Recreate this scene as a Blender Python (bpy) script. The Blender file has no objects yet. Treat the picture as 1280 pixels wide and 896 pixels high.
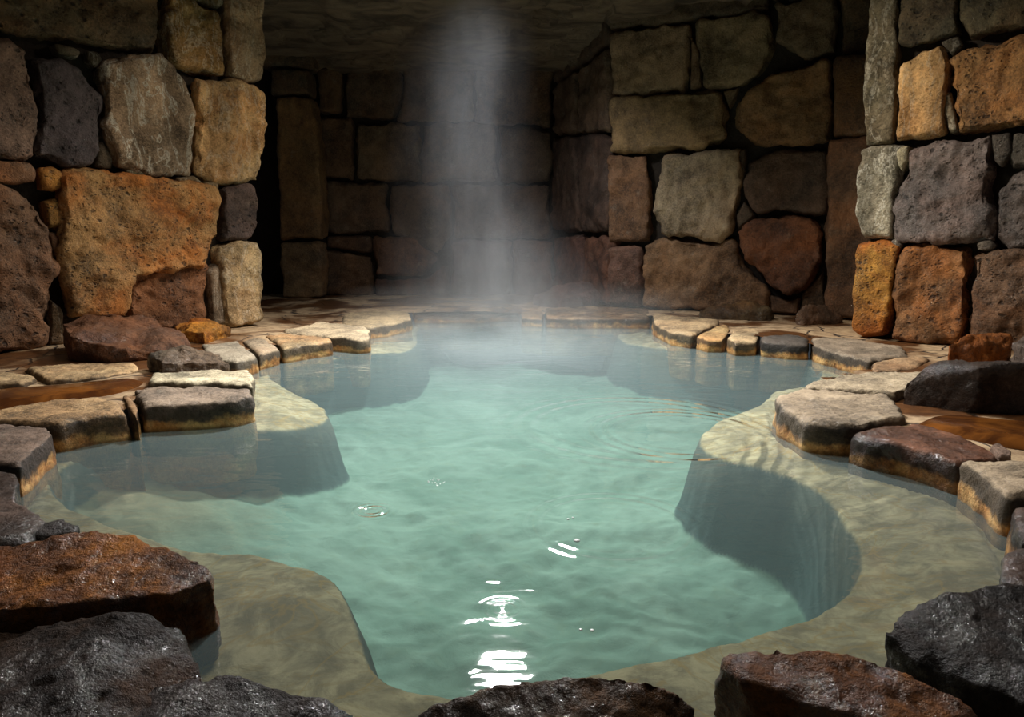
import bpy, bmesh, math, random
import numpy as np
from mathutils import Vector, noise

random.seed(7)
scene = bpy.context.scene
COL = scene.collection

# ------------------------------------------------------------------ camera
F = 900.0
PITCH = math.atan((448 - 290) / F)
CAM = Vector((0, 0, 1.0))
cd = bpy.data.cameras.new('camera')
cam = bpy.data.objects.new('camera', cd)
COL.objects.link(cam)
cam.location = CAM
cam.rotation_euler = (math.pi / 2 - PITCH, 0, 0)
cd.sensor_fit = 'HORIZONTAL'
cd.sensor_width = 36
cd.lens = F / 1280 * 36
cd.clip_start = 0.05
scene.camera = cam


def ray(x, y):
    u, v = (x - 640) / F, -(y - 448) / F
    return Vector((u, math.cos(PITCH) + v * math.sin(PITCH), -math.sin(PITCH) + v * math.cos(PITCH)))


def P(x, y, z=0.0):
    d = ray(x, y)
    return CAM + d * ((z - CAM.z) / d.z)


def PY(x, y, Y):
    d = ray(x, y)
    return CAM + d * (Y / d.y)


class Plane:
    """a standing wall plane through two floor points"""
    def __init__(s, a, b):
        s.a = Vector((a.x, a.y, 0)); s.b = Vector((b.x, b.y, 0))
        s.t = (s.b - s.a).normalized()
        n = Vector((s.t.y, -s.t.x, 0))
        if n.dot(Vector((0, 0, 0)) - s.a) < 0:
            n = -n
        s.n = n

    def at(s, x, y, out=0.0):
        d = ray(x, y)
        k = (s.a + s.n * out - CAM).dot(s.n) / d.dot(s.n)
        return CAM + d * k


# ------------------------------------------------------------------ node helpers
def srgb(r, g, b):
    f = lambda c: (c / 255 / 12.92) if c / 255 <= 0.04045 else ((c / 255 + 0.055) / 1.055) ** 2.4
    return (f(r), f(g), f(b))


class NT:
    def __init__(s, mat):
        mat.use_nodes = True
        s.t = mat.node_tree
        s.t.nodes.clear()
        s.mat = mat

    def n(s, kind, **kw):
        nd = s.t.nodes.new('ShaderNode' + kind)
        ins = kw.pop('ins', {})
        for k, v in kw.items():
            setattr(nd, k, v)
        for k, v in ins.items():
            if isinstance(v, bpy.types.NodeSocket):
                s.t.links.new(v, nd.inputs[k])
            else:
                if isinstance(v, tuple) and len(v) == 3 and nd.inputs[k].type == 'RGBA':
                    v = (*v, 1)
                nd.inputs[k].default_value = v
        return nd

    def m(s, op, a, b=0.0, c=0.0, clamp=False):
        return s.n('Math', operation=op, use_clamp=clamp, ins={0: a, 1: b, 2: c}).outputs[0]

    def mix(s, f, a, b, blend='MIX'):
        nd = s.n('Mix', data_type='RGBA', blend_type=blend, clamp_factor=True)
        for i, v in ((0, f), (6, a), (7, b)):
            if isinstance(v, bpy.types.NodeSocket):
                s.t.links.new(v, nd.inputs[i])
            else:
                if isinstance(v, tuple) and len(v) == 3:
                    v = (*v, 1)
                nd.inputs[i].default_value = v
        return nd.outputs[2]

    def step(s, v, lo, hi, a=0.0, b=1.0):
        return s.n('MapRange', interpolation_type='SMOOTHSTEP', ins={0: v, 1: lo, 2: hi, 3: a, 4: b}).outputs[0]

    def noise(s, vec, scale, detail=5.0, rough=0.55, dist=0.0):
        return s.n('TexNoise', ins={'Vector': vec, 'Scale': scale, 'Detail': detail, 'Roughness': rough, 'Distortion': dist}).outputs[0]

    def voro(s, vec, scale, rnd=1.0, feature='F1'):
        return s.n('TexVoronoi', feature=feature, ins={'Vector': vec, 'Scale': scale, 'Randomness': rnd}).outputs['Distance']

    def scale(s, vec, x, y, z):
        return s.n('Mapping', ins={0: vec, 3: (x, y, z)}).outputs[0]

    def out(s, surf=None, vol=None):
        o = s.n('OutputMaterial')
        if surf:
            s.t.links.new(surf, o.inputs['Surface'])
        if vol:
            s.t.links.new(vol, o.inputs['Volume'])


# ------------------------------------------------------------------ rock materials
def rock_mat(name, pits=0.0, wet=0.0, slab=False, crust=0.3, grain=1.0, bump=1.0, veins=0.0, coat=0.8, stain_col=(165, 92, 24)):
    """base colour = object colour, alpha = amount of rusty stain"""
    mt = bpy.data.materials.new(name)
    N = NT(mt)
    geo = N.n('NewGeometry')
    pos = geo.outputs['Position']
    nz = N.n('SeparateXYZ', ins={0: geo.outputs['Normal']}).outputs[2]
    pz = N.n('SeparateXYZ', ins={0: pos}).outputs[2]
    oi = N.n('ObjectInfo')
    rnd = oi.outputs['Random']
    off = N.n('CombineXYZ', ins={0: N.m('MULTIPLY', rnd, 37.0), 1: N.m('MULTIPLY', rnd, 11.0), 2: N.m('MULTIPLY', rnd, 23.0)}).outputs[0]
    vec = N.n('VectorMath', operation='ADD', ins={0: pos, 1: off}).outputs[0]
    base = oi.outputs['Color']
    alpha = oi.outputs['Alpha']
    big = N.noise(vec, 2.2, 4.0, 0.55, 0.4)
    med = N.noise(vec, 9.0, 6.0, 0.65)
    fine = N.noise(vec, 55.0, 5.0, 0.7)
    grit = N.noise(vec, 160.0, 3.0, 0.7)
    # brightness mottling
    k = N.m('ADD', N.m('MULTIPLY', big, 1.1), N.m('MULTIPLY', med, 0.75))
    k = N.m('ADD', k, N.m('MULTIPLY', fine, 1.0))
    k = N.m('ADD', k, N.m('MULTIPLY', grit, 0.5))
    k = N.step(k, 1.22, 2.12, 0.25, 1.7)
    kc = N.n('CombineColor', ins={0: k, 1: k, 2: k}).outputs[0]
    col = N.mix(1.0, base, kc, 'MULTIPLY')
    # rusty stain patches
    st = N.noise(vec, 1.7, 5.0, 0.6, 0.8)
    sm = N.m('MULTIPLY', N.step(st, 0.38, 0.62), alpha, clamp=True)
    sc = N.mix(1.0, (*srgb(*stain_col), 1), kc, 'MULTIPLY')
    col = N.mix(sm, col, sc)
    # pale mineral crust
    cr = N.m('MULTIPLY', N.step(N.noise(vec, 6.0, 8.0, 0.75), 0.56, 0.72), crust)
    col = N.mix(cr, col, N.mix(0.55, col, srgb(190, 180, 160)))
    if veins > 0:
        vn = N.noise(N.scale(vec, 1.0, 1.0, 0.35), 5.0, 6.0, 0.6, 0.9)
        va = N.m('ABSOLUTE', N.m('SUBTRACT', vn, 0.5))
        vm = N.m('MULTIPLY', N.m('MULTIPLY', N.step(va, 0.0, 0.035, 1.0, 0.0), N.step(fine, 0.3, 0.6)), veins, clamp=True)
        vm = N.m('MAXIMUM', vm, N.m('MULTIPLY', N.m('MULTIPLY', N.step(vn, 0.56, 0.70), N.step(fine, 0.4, 0.6)), veins * 0.7))
        col = N.mix(vm, col, srgb(214, 206, 188))
        gv = N.noise(N.scale(vec, 1.3, 1.3, 0.12), 3.0, 3.0, 0.5)
        gk = N.step(gv, 0.35, 0.65, 0.6, 1.3)
        col = N.mix(1.0, col, N.n('CombineColor', ins={0: gk, 1: gk, 2: gk}).outputs[0], 'MULTIPLY')
    # pits
    if pits > 0:
        wv = N.n('VectorMath', operation='ADD', ins={0: vec, 1: N.n('VectorMath', operation='SCALE', ins={0: N.n('TexNoise', ins={'Vector': vec, 'Scale': 14.0, 'Detail': 3.0}).outputs[1], 3: 0.06}).outputs[0]}).outputs[0]
        wv = N.scale(wv, 1.0, 1.0, 1.35)
        v1 = N.step(N.voro(wv, 11.0), 0.10, 0.30)
        v2 = N.step(N.voro(wv, 26.0), 0.12, 0.38)
        pm = N.step(N.noise(vec, 5.0, 3.0), 0.42, 0.6)
        p1 = N.m('SUBTRACT', 1.0, N.m('MULTIPLY', N.m('SUBTRACT', 1.0, v1), pm))
        p2 = N.m('SUBTRACT', 1.0, N.m('MULTIPLY', N.m('SUBTRACT', 1.0, v2), N.step(N.noise(vec, 7.0, 3.0), 0.4, 0.65)))
        pit = N.m('MULTIPLY', p1, p2)
        pd = N.m('MULTIPLY_ADD', N.m('SUBTRACT', 1.0, pit), -0.75 * min(1, pits), 1.0)
        pc = N.n('CombineColor', ins={0: pd, 1: pd, 2: pd}).outputs[0]
        col = N.mix(1.0, col, pc, 'MULTIPLY')
    else:
        pit = None
    if slab:
        wob = N.m('MULTIPLY_ADD', N.noise(vec, 7.0, 5.0, 0.65), 0.14, -0.07)
        zz = N.m('ADD', pz, wob)
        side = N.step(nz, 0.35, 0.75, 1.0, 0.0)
        # the upright faces are darker, the tops paler
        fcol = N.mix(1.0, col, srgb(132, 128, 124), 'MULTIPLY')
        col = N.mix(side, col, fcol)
        ochre = N.mix(N.step(med, 0.35, 0.65), srgb(176, 116, 52), srgb(205, 165, 105))
        ochre = N.mix(1.0, ochre, kc, 'MULTIPLY')
        band = N.m('MULTIPLY', N.step(zz, 0.03, 0.065, 1.0, 0.0), side)
        col = N.mix(N.m('MULTIPLY', band, 0.85), col, ochre)
        wetline = N.step(pz, 0.004, 0.022, 0.55, 0.0)
        col = N.mix(wetline, col, srgb(70, 52, 30))
    # heights in metres
    h = N.m('MULTIPLY', med, 0.045)
    h = N.m('ADD', h, N.m('MULTIPLY', fine, 0.020 * grain))
    h = N.m('ADD', h, N.m('MULTIPLY', grit, 0.006 * grain))
    if pit is not None:
        h = N.m('ADD', h, N.m('MULTIPLY', pit, 0.026 * pits))
    bp = N.n('Bump', ins={'Strength': min(1.0, 0.75 * bump), 'Distance': 1.0, 'Height': h})
    b = N.n('BsdfPrincipled')
    N.t.links.new(bp.outputs[0], b.inputs['Normal'])
    if wet > 0:
        wm = N.m('MULTIPLY', N.step(N.noise(vec, 4.0, 5.0, 0.6), 0.33, 0.55), wet, clamp=True)
        col = N.mix(wm, col, N.mix(1.0, col, (0.40, 0.34, 0.29), 'MULTIPLY'))
        r = N.m('MULTIPLY_ADD', wm, -0.36, 0.86)
        gm = N.m('MULTIPLY', N.step(N.noise(vec, 7.0, 6.0, 0.65, 0.6), 0.44, 0.54), wm)
        hc = N.m('ADD', N.m('MULTIPLY', med, 0.030), N.m('MULTIPLY', fine, 0.016))
        bc = N.n('Bump', ins={'Strength': 0.55, 'Distance': 1.0, 'Height': hc})
        N.t.links.new(r, b.inputs['Roughness'])
        N.t.links.new(N.m('MULTIPLY_ADD', gm, coat * 1.35, 0.04), b.inputs['Coat Weight'])
        b.inputs['Coat Roughness'].default_value = 0.07
        b.inputs['Specular IOR Level'].default_value = 0.5 - 0.3 * wet
        N.t.links.new(bc.outputs[0], b.inputs['Coat Normal'])
    else:
        b.inputs['Roughness'].default_value = 0.9
        b.inputs['Specular IOR Level'].default_value = 0.25
    N.t.links.new(col, b.inputs['Base Color'])
    N.out(b.outputs[0])
    return mt


M = {}
M['porous'] = rock_mat('porous stone', pits=1.0, crust=0.25, wet=0.15)
M['dense'] = rock_mat('dense stone', pits=0.35, crust=0.6, veins=0.35)
M['crystal'] = rock_mat('crusted stone', pits=0.3, crust=0.8, veins=1.0)
M['back'] = rock_mat('dim back stone', pits=0.15, crust=0.35, wet=0.12)
M['wet'] = rock_mat('wet stone', pits=0.25, crust=0.0, wet=1.0, grain=2.1, coat=0.6, stain_col=(158, 98, 24))
M['damp'] = rock_mat('damp stone', pits=0.3, crust=0.2, wet=0.6, coat=0.5)
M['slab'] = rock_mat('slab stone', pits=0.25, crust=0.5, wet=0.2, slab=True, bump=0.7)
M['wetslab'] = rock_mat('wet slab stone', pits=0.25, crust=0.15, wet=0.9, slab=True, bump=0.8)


# ------------------------------------------------------------------ object helpers
def tag(o, label=None, cat=None, group=None, kind=None):
    if label: o['label'] = label
    if cat: o['category'] = cat
    if group: o['group'] = group
    if kind: o['kind'] = kind
    return o


def link_mesh(name, verts, faces, mat, parent=None, color=None, base=None, smooth=True):
    """one object; its origin goes to the middle of its base"""
    me = bpy.data.meshes.new(name)
    v = np.asarray(verts, dtype=np.float64).reshape(-1, 3)
    if base is None:
        lo, hi = v.min(0), v.max(0)
        base = Vector(((lo[0] + hi[0]) / 2, (lo[1] + hi[1]) / 2, lo[2]))
    if parent is not None:
        pl = Vector(parent.location)
    else:
        pl = Vector((0, 0, 0))
    me.from_pydata([tuple(p) for p in (v - np.array(base))], [], faces)
    me.update()
    if smooth:
        me.polygons.foreach_set('use_smooth', [True] * len(me.polygons))
    me.materials.append(mat)
    o = bpy.data.objects.new(name, me)
    COL.objects.link(o)
    o.parent = parent
    o.location = Vector(base) - pl
    if color: o.color = color
    return o


def sculpt(verts, faces, voxel, smooth, disp, seed):
    """remesh a closed rough solid, soften it and roughen it with noise; returns verts, faces"""
    me = bpy.data.meshes.new('tmp')
    me.from_pydata([tuple(p) for p in verts], [], faces)
    bm = bmesh.new(); bm.from_mesh(me)
    bmesh.ops.recalc_face_normals(bm, faces=bm.faces)
    bm.to_mesh(me); bm.free()
    o = bpy.data.objects.new('tmp', me)
    COL.objects.link(o)
    r = o.modifiers.new('r', 'REMESH'); r.mode = 'VOXEL'; r.voxel_size = voxel
    if smooth:
        s = o.modifiers.new('s', 'SMOOTH'); s.factor = 0.5; s.iterations = smooth
    dg = bpy.context.evaluated_depsgraph_get()
    ev = o.evaluated_get(dg)
    m2 = ev.to_mesh()
    nv = len(m2.vertices)
    co = np.empty(nv * 3); m2.vertices.foreach_get('co', co)
    no = np.empty(nv * 3); m2.vertices.foreach_get('normal', no)
    fs = [tuple(p.vertices) for p in m2.polygons]
    ev.to_mesh_clear()
    bpy.data.objects.remove(o); bpy.data.meshes.remove(me)
    co = co.reshape(-1, 3); no = no.reshape(-1, 3)
    off = Vector((seed * 3.17, seed * 1.73, seed * 2.31))
    d = np.zeros(nv)
    for (amp, sc, kind) in disp:
        for i in range(nv):
            p = Vector(co[i]) * sc + off
            if kind == 'f':
                d[i] += amp * noise.fractal(p, 1.0, 2.1, 4)
            elif kind == 'r':     # ridges and chips
                d[i] += amp * (noise.ridged_multi_fractal(p, 0.9, 2.2, 4, 1.0, 2.0) - 1.1)
            elif kind == 'c':     # flat chisel facets
                ds, pts = noise.voronoi(p)
                d[i] += amp * (0.5 - min(1.0, (ds[1] - ds[0]) * 1.4)) * -1
            elif kind == 'n':
                d[i] += amp * noise.noise(p)
    return co + no * d[:, None], fs


def hull(points):
    bm = bmesh.new()
    for p in points:
        bm.verts.new(p)
    r = bmesh.ops.convex_hull(bm, input=bm.verts)
    bmesh.ops.delete(bm, geom=[v for v in bm.verts if not v.link_faces], context='VERTS')
    bm.verts.index_update()
    vs = [v.co.copy() for v in bm.verts]
    fs = [tuple(v.index for v in f.verts) for f in bm.faces]
    bm.free()
    return vs, fs


def prism(rings):
    """closed solid through rings of equal length"""
    n = len(rings[0])
    vs = [p for r in rings for p in r]
    fs = [tuple(range(n))]
    for k in range(len(rings) - 1):
        a, b = k * n, (k + 1) * n
        for i in range(n):
            j = (i + 1) % n
            fs.append((a + i, a + j, b + j, b + i))
    fs.append(tuple(reversed(range((len(rings) - 1) * n, len(rings) * n))))
    return vs, fs


SEED = [1]


def nseed():
    SEED[0] += 1
    return SEED[0]


def C3(rgb, stain=0.0):
    return (*srgb(*rgb), stain)


def wall_block(plane, poly, rgb, mat, parent, stain=0.0, out=0.0, deep=0.5, voxel=0.022, inset=0.035, rough=1.0, label=None, name='stone_block'):
    pts = [plane.at(x, y, out) for x, y in poly]
    c = sum(pts, Vector()) / len(pts)
    size = max((p - c).length for p in pts)
    n = plane.n
    k = max(0.55, 1 - inset / size)
    front = [c + (p - c) * k for p in pts]
    mid = [c + (p - c) * 1.01 - n * min(0.07, size * 0.3) for p in pts]
    back = [c + (p - c) * 0.97 - n * deep for p in pts]
    vs, fs = prism([front, mid, back])
    vx = voxel if size > 0.25 else 0.016
    tt = [p.dot(plane.t) for p in pts]; hz = [p.z for p in pts]
    s = min(1.0, min(max(tt) - min(tt), max(hz) - min(hz)) / 0.6)
    co, f = sculpt(vs, fs, vx, 3 if size > 0.25 else 2,
                   [(0.045 * rough * s, 2.6, 'f'), (0.020 * rough * s, 7.0, 'r'), (0.045 * rough * s, 2.4, 'c'), (0.012 * s, 16.0, 'f')], nseed())
    o = link_mesh(name, co, f, M[mat], parent, C3(rgb, stain))
    if label: o['label'] = label
    return o


def crossing(a, b):
    out = []
    for i in range(len(a)):
        p, p2 = a[i], a[(i + 1) % len(a)]
        for j in range(len(b)):
            q, q2 = b[j], b[(j + 1) % len(b)]
            r, s_ = p2 - p, q2 - q
            den = r.x * s_.y - r.y * s_.x
            if abs(den) < 1e-9: continue
            w_ = q - p
            t = (w_.x * s_.y - w_.y * s_.x) / den
            u = (w_.x * r.y - w_.y * r.x) / den
            if 0 <= t <= 1 and 0 <= u <= 1:
                out.append(p + r * t)
    return out


def clip(poly, o, n):
    """keep the side of the line through o that n points to"""
    out = []
    for i in range(len(poly)):
        a, b = poly[i], poly[(i + 1) % len(poly)]
        da, db = (a - o).dot(n), (b - o).dot(n)
        if da >= 0: out.append(a)
        if (da > 0) != (db > 0):
            out.append(a + (b - a) * (da / (da - db)))
    return out


def settle(polys, gap=0.012):
    """cut neighbouring outlines apart along the line through their crossings"""
    n = len(polys)
    for i in range(n):
        for j in range(i + 1, n):
            x = crossing(polys[i], polys[j])
            if len(x) < 2: continue
            p, q = max(((a, b) for a in x for b in x), key=lambda t: (t[0] - t[1]).length)
            if (p - q).length < 1e-4: continue
            d = (q - p).normalized(); nn_ = Vector((-d.y, d.x))
            ci = sum(polys[i], Vector((0, 0))) / len(polys[i])
            if (ci - p).dot(nn_) < 0: nn_ = -nn_
            a_ = clip(polys[i], p + nn_ * gap, nn_)
            b_ = clip(polys[j], p - nn_ * gap, -nn_)
            if len(a_) >= 3 and len(b_) >= 3:
                polys[i], polys[j] = a_, b_
    return polys


def slab_stone(name, top, z, rgb, label, cat='stone slab', mat='slab', stain=0.0, zb=-0.3, voxel=0.016, rough=1.0, group=None, bev=0.03, under=0.0):
    """flat slab: its top outline given by where its edge runs at height z, sides straight down"""
    pts = [Vector((q.x, q.y, z)) for q in top]
    c = sum(pts, Vector()) / len(pts)
    size = max((p - c).length for p in pts)
    dn = Vector((0, 0, 1))
    k = 1 - bev / size
    r0 = [c + (p - c) * k for p in pts]
    r1 = [p - dn * bev for p in pts]
    r2 = [Vector((c.x + (p.x - c.x) * (1 - under), c.y + (p.y - c.y) * (1 - under), z * 0.35)) for p in pts]
    r3 = [Vector((q.x, q.y, zb)) for q in r2]
    vs, fs = prism([r0, r1, r2, r3])
    co, f = sculpt(vs, fs, voxel, 2, [(0.014 * rough, 3.5, 'f'), (0.007 * rough, 14.0, 'r'), (0.016 * rough, 4.5, 'c')], nseed())
    o = link_mesh(name, co, f, M[mat], None, C3(rgb, stain))
    tag(o, label, cat, group)
    return o


def boulder(name, tops, zb, rgb, label, cat='rock', mat='wet', stain=0.3, spread=1.06, voxel=0.016, rough=1.0, mid=None, smooth=3, extra=()):
    """angular rock: hull of given top points (pixel, pixel, height) and their feet at height zb"""
    pts = [P(x, y, z) for x, y, z in tops]
    c = sum(pts, Vector()) / len(pts)
    allp = list(pts)
    for p in pts:
        q = c + (p - c) * spread
        zm = zb + (p.z - zb) * 0.45
        allp.append(Vector((q.x, q.y, zm)))
        q2 = c + (p - c) * (spread - 0.06)
        allp.append(Vector((q2.x, q2.y, zb)))
    allp += [Vector(e) for e in extra]
    vs, fs = hull(allp)
    size = max((p - c).length for p in pts)
    co, f = sculpt(vs, fs, voxel, smooth,
                   [(0.07 * rough * size, 2.2 / size * 0.5, 'f'), (0.022 * rough * size, 3.2 / size, 'r'), (0.09 * rough * size, 1.6 / size, 'c'), (0.008 * rough, 18.0, 'r')] + ([(0.007, 9.0, 'r'), (0.004, 24.0, 'r')] if voxel == .009 else []), nseed())
    o = link_mesh(name, co, f, M[mat], None, C3(rgb, stain))
    tag(o, label, cat)
    return o


# ------------------------------------------------------------------ planes of the place
FZ = 0.10
A_left, B_left = P(0, 440, FZ), P(333, 405, FZ)
A_right, B_right = P(1065, 421, FZ), P(1280, 440, FZ)
A_br, B_br = P(757, 384, FZ), P(1078, 399, FZ)
Yrec = P(540, 369, FZ).y
rec_l = PY(380, 369, Yrec); rec_r = PY(690, 369, Yrec)
PL = Plane(A_left, B_left)
PR = Plane(A_right, B_right)
PB = Plane(A_br, B_br)
PK = Plane(rec_l, rec_r)
PS = Plane(A_br, rec_r)

mdark = bpy.data.materials.new('mortar shadow')
N = NT(mdark)
g = N.n('NewGeometry').outputs['Position']
nn = N.noise(g, 7.0, 6.0, 0.65)
b = N.n('BsdfPrincipled', ins={'Base Color': N.mix(nn, srgb(22, 17, 13), srgb(58, 46, 34)), 'Roughness': 0.95})
bp = N.n('Bump', ins={'Strength': 0.8, 'Distance': 0.06, 'Height': nn})
N.t.links.new(bp.outputs[0], b.inputs['Normal'])
N.out(b.outputs[0])


def backing(name, plane, e0, e1, h=3.6, inset=0.16, thick=0.4):
    a = plane.a - plane.t * e0; bb = plane.b + plane.t * e1
    i, o_ = -plane.n * inset, -plane.n * (inset + thick)
    base = [a + i, bb + i, bb + o_, a + o_]
    L = (bb - a).length
    # a rough rubble face: grid
    nu, nv = max(2, int(L / 0.1)), int(h / 0.1)
    vs, fs = [], []
    for k, dd in ((0, inset), (1, inset + thick)):
        for j in range(nv + 1):
            for q in range(nu + 1):
                p = a + (bb - a) * (q / nu) + Vector((0, 0, -0.1 + (h + 0.1) * j / nv))
                dv = dd + (0.05 * noise.fractal(p * 4, 1, 2, 3) if k == 0 else 0)
                vs.append(p - plane.n * dv)
    W = nu + 1; S = W * (nv + 1)
    for j in range(nv):
        for q in range(nu):
            i0 = j * W + q
            fs.append((i0, i0 + 1, i0 + W + 1, i0 + W))
            fs.append((S + i0, S + i0 + W, S + i0 + W + 1, S + i0 + 1))
    for q in range(nu):
        fs.append((q, S + q, S + q + 1, q + 1))
        t = nv * W + q
        fs.append((t, t + 1, S + t + 1, S + t))
    for j in range(nv):
        t = j * W
        fs.append((t, t + W, S + t + W, S + t))
        t = j * W + nu
        fs.append((t, S + t, S + t + W, t + W))
    o = link_mesh(name, vs, fs, mdark, None, base=Vector((0, 0, 0)))
    tag(o, kind='structure')
    return o


wall_left = backing('wall_left', PL, 3.4, -0.06, h=3.75)
wall_right = backing('wall_right', PR, -0.06, 3.0, h=3.75)
wall_back_right = backing('wall_back_right', PB, 0.0, 2.5, h=3.75)
wall_back = backing('wall_back', PK, 2.5, 1.0, h=3.75)
wall_alcove = backing('wall_alcove_right', PS, -0.1, 0.6, h=3.75)

# ---- left wall blocks: outline, colour, material, stain, proud
LW = [
    ([(-60, -40), (200, -40), (203, 20), (198, 63), (150, 60), (60, 44), (0, 31), (-60, 22)], (100, 84, 60), 'porous', .15, .03, 'long dark olive brown block'),
    ([(-60, 40), (14, 45), (34, 60), (50, 140), (50, 165), (40, 199), (-60, 190)], (132, 108, 92), 'porous', .05, .05, None),
    ([(42, 68), (78, 68), (110, 92), (132, 118), (130, 175), (122, 205), (95, 211), (45, 196), (52, 150)], (80, 70, 70), 'porous', 0, .04, 'charcoal purple porous block'),
    ([(135, 75), (165, 66), (204, 68), (222, 90), (242, 105), (248, 140), (245, 195), (240, 219), (190, 222), (152, 206), (133, 150)], (160, 136, 110), 'crystal', .08, .07, 'grey tan block streaked with pale crystal'),
    ([(248, 96), (300, 97), (334, 113), (335, 180), (329, 229), (270, 228), (247, 213), (250, 150)], (196, 160, 112), 'dense', .45, .04, 'golden tan block with pale edge'),
    ([(211, -8), (245, -3), (275, 12), (285, 48), (283, 93), (245, 88), (215, 76), (208, 40)], (128, 104, 66), 'dense', .2, .03, None),
    ([(288, -40), (330, -40), (335, 60), (333, 102), (315, 104), (291, 94), (286, 40)], (150, 126, 98), 'dense', .15, .03, None),
    ([(240, -40), (286, -40), (284, 9), (264, 8), (245, -2)], (118, 102, 72), 'dense', .1, .0, None),
    ([(-60, 196), (40, 202), (49, 212), (47, 227), (20, 231), (-60, 222)], (122, 86, 58), 'porous', .3, .03, None),
    ([(50, 210), (66, 207), (81, 215), (82, 233), (70, 240), (54, 238)], (172, 122, 54), 'porous', .6, .02, 'small ochre stone'),
    ([(-60, 230), (20, 231), (48, 250), (66, 285), (71, 340), (61, 388), (62, 425), (40, 441), (-60, 445)], (118, 88, 64), 'porous', .2, .06, 'big red brown block full of pits'),
    ([(78, 216), (100, 208), (150, 215), (272, 232), (280, 250), (278, 300), (262, 335), (168, 345), (165, 400), (95, 396), (76, 320), (80, 260)], (160, 122, 74), 'porous', .85, .09, 'huge rust orange block, lower edge undercut'),
    ([(164, 338), (262, 330), (264, 408), (200, 415), (160, 410)], (118, 80, 52), 'porous', .15, -.02, 'red brown lower block under overhang'),
    ([(57, 252), (76, 246), (79, 284), (62, 286)], (140, 118, 62), 'porous', .5, 0, None),
    ([(62, 290), (76, 292), (78, 330), (70, 330)], (110, 82, 60), 'porous', .1, -.02, None),
    ([(279, 235), (320, 232), (327, 255), (326, 290), (318, 301), (281, 303)], (88, 70, 62), 'porous', 0, .03, 'dark purple brown block'),
    ([(279, 310), (300, 301), (325, 302), (332, 330), (334, 380), (333, 406), (300, 412), (284, 408), (279, 370)], (170, 146, 108), 'dense', .15, .04, 'pale tan pitted block'),
    ([(263, 340), (276, 328), (280, 370), (283, 408), (266, 410)], (130, 112, 90), 'dense', .1, -.01, None),
    ([(70, 53), (95, 58), (104, 64), (100, 72), (76, 66)], (92, 82, 66), 'dense', 0, .0, None),
    ([(108, 61), (124, 64), (131, 74), (122, 84), (112, 76)], (86, 76, 60), 'dense', 0, .0, None),
    ([(124, 84), (136, 84), (140, 98), (134, 109), (125, 98)], (84, 74, 60), 'dense', 0, .0, None),
    ([(133, 130), (142, 133), (143, 145), (134, 153)], (98, 82, 60), 'dense', 0, .0, None),
    ([(121, 178), (131, 174), (144, 200), (142, 211), (122, 209)], (96, 82, 66), 'dense', 0, .0, None),
    ([(158, 212), (180, 212), (191, 223), (163, 219)], (128, 116, 86), 'dense', .1, .02, None),
    ([(222, 222), (245, 219), (258, 230), (224, 230)], (128, 112, 84), 'dense', .1, .02, None),
    ([(256, 226), (274, 228), (275, 236), (258, 234)], (118, 104, 78), 'dense', .1, .02, None),
    ([(64, 372), (80, 385), (84, 432), (63, 434)], (108, 90, 68), 'dense', .1, -.02, None),
]
for poly, rgb, mat, st, out, lab in LW:
    wall_block(PL, poly, rgb, mat, wall_left, st, out, label=lab)
# blocks that carry the left wall on towards the front, outside the photograph
for k in range(3):
    for j, (z0, z1) in enumerate(((0.05, 1.35), (1.38, 2.4), (2.43, 3.7))):
        s0 = 0.55 + k * 1.0 + 0.1 * j
        a = PL.a - PL.t * s0; b2 = PL.a - PL.t * (s0 + 0.93)
        pts = [a + Vector((0, 0, z0)), b2 + Vector((0, 0, z0)), b2 + Vector((0, 0, z1)), a + Vector((0, 0, z1))]
        vs, fs = prism([[p + PL.n * 0.05 for p in pts], [p - PL.n * 0.4 for p in pts]])
        co, f = sculpt(vs, fs, 0.05, 4, [(0.05, 2.6, 'f'), (0.03, 2.2, 'c')], nseed())
        link_mesh('stone_block', co, f, M['porous'], wall_left, C3((100, 80, 60), .2))

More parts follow.
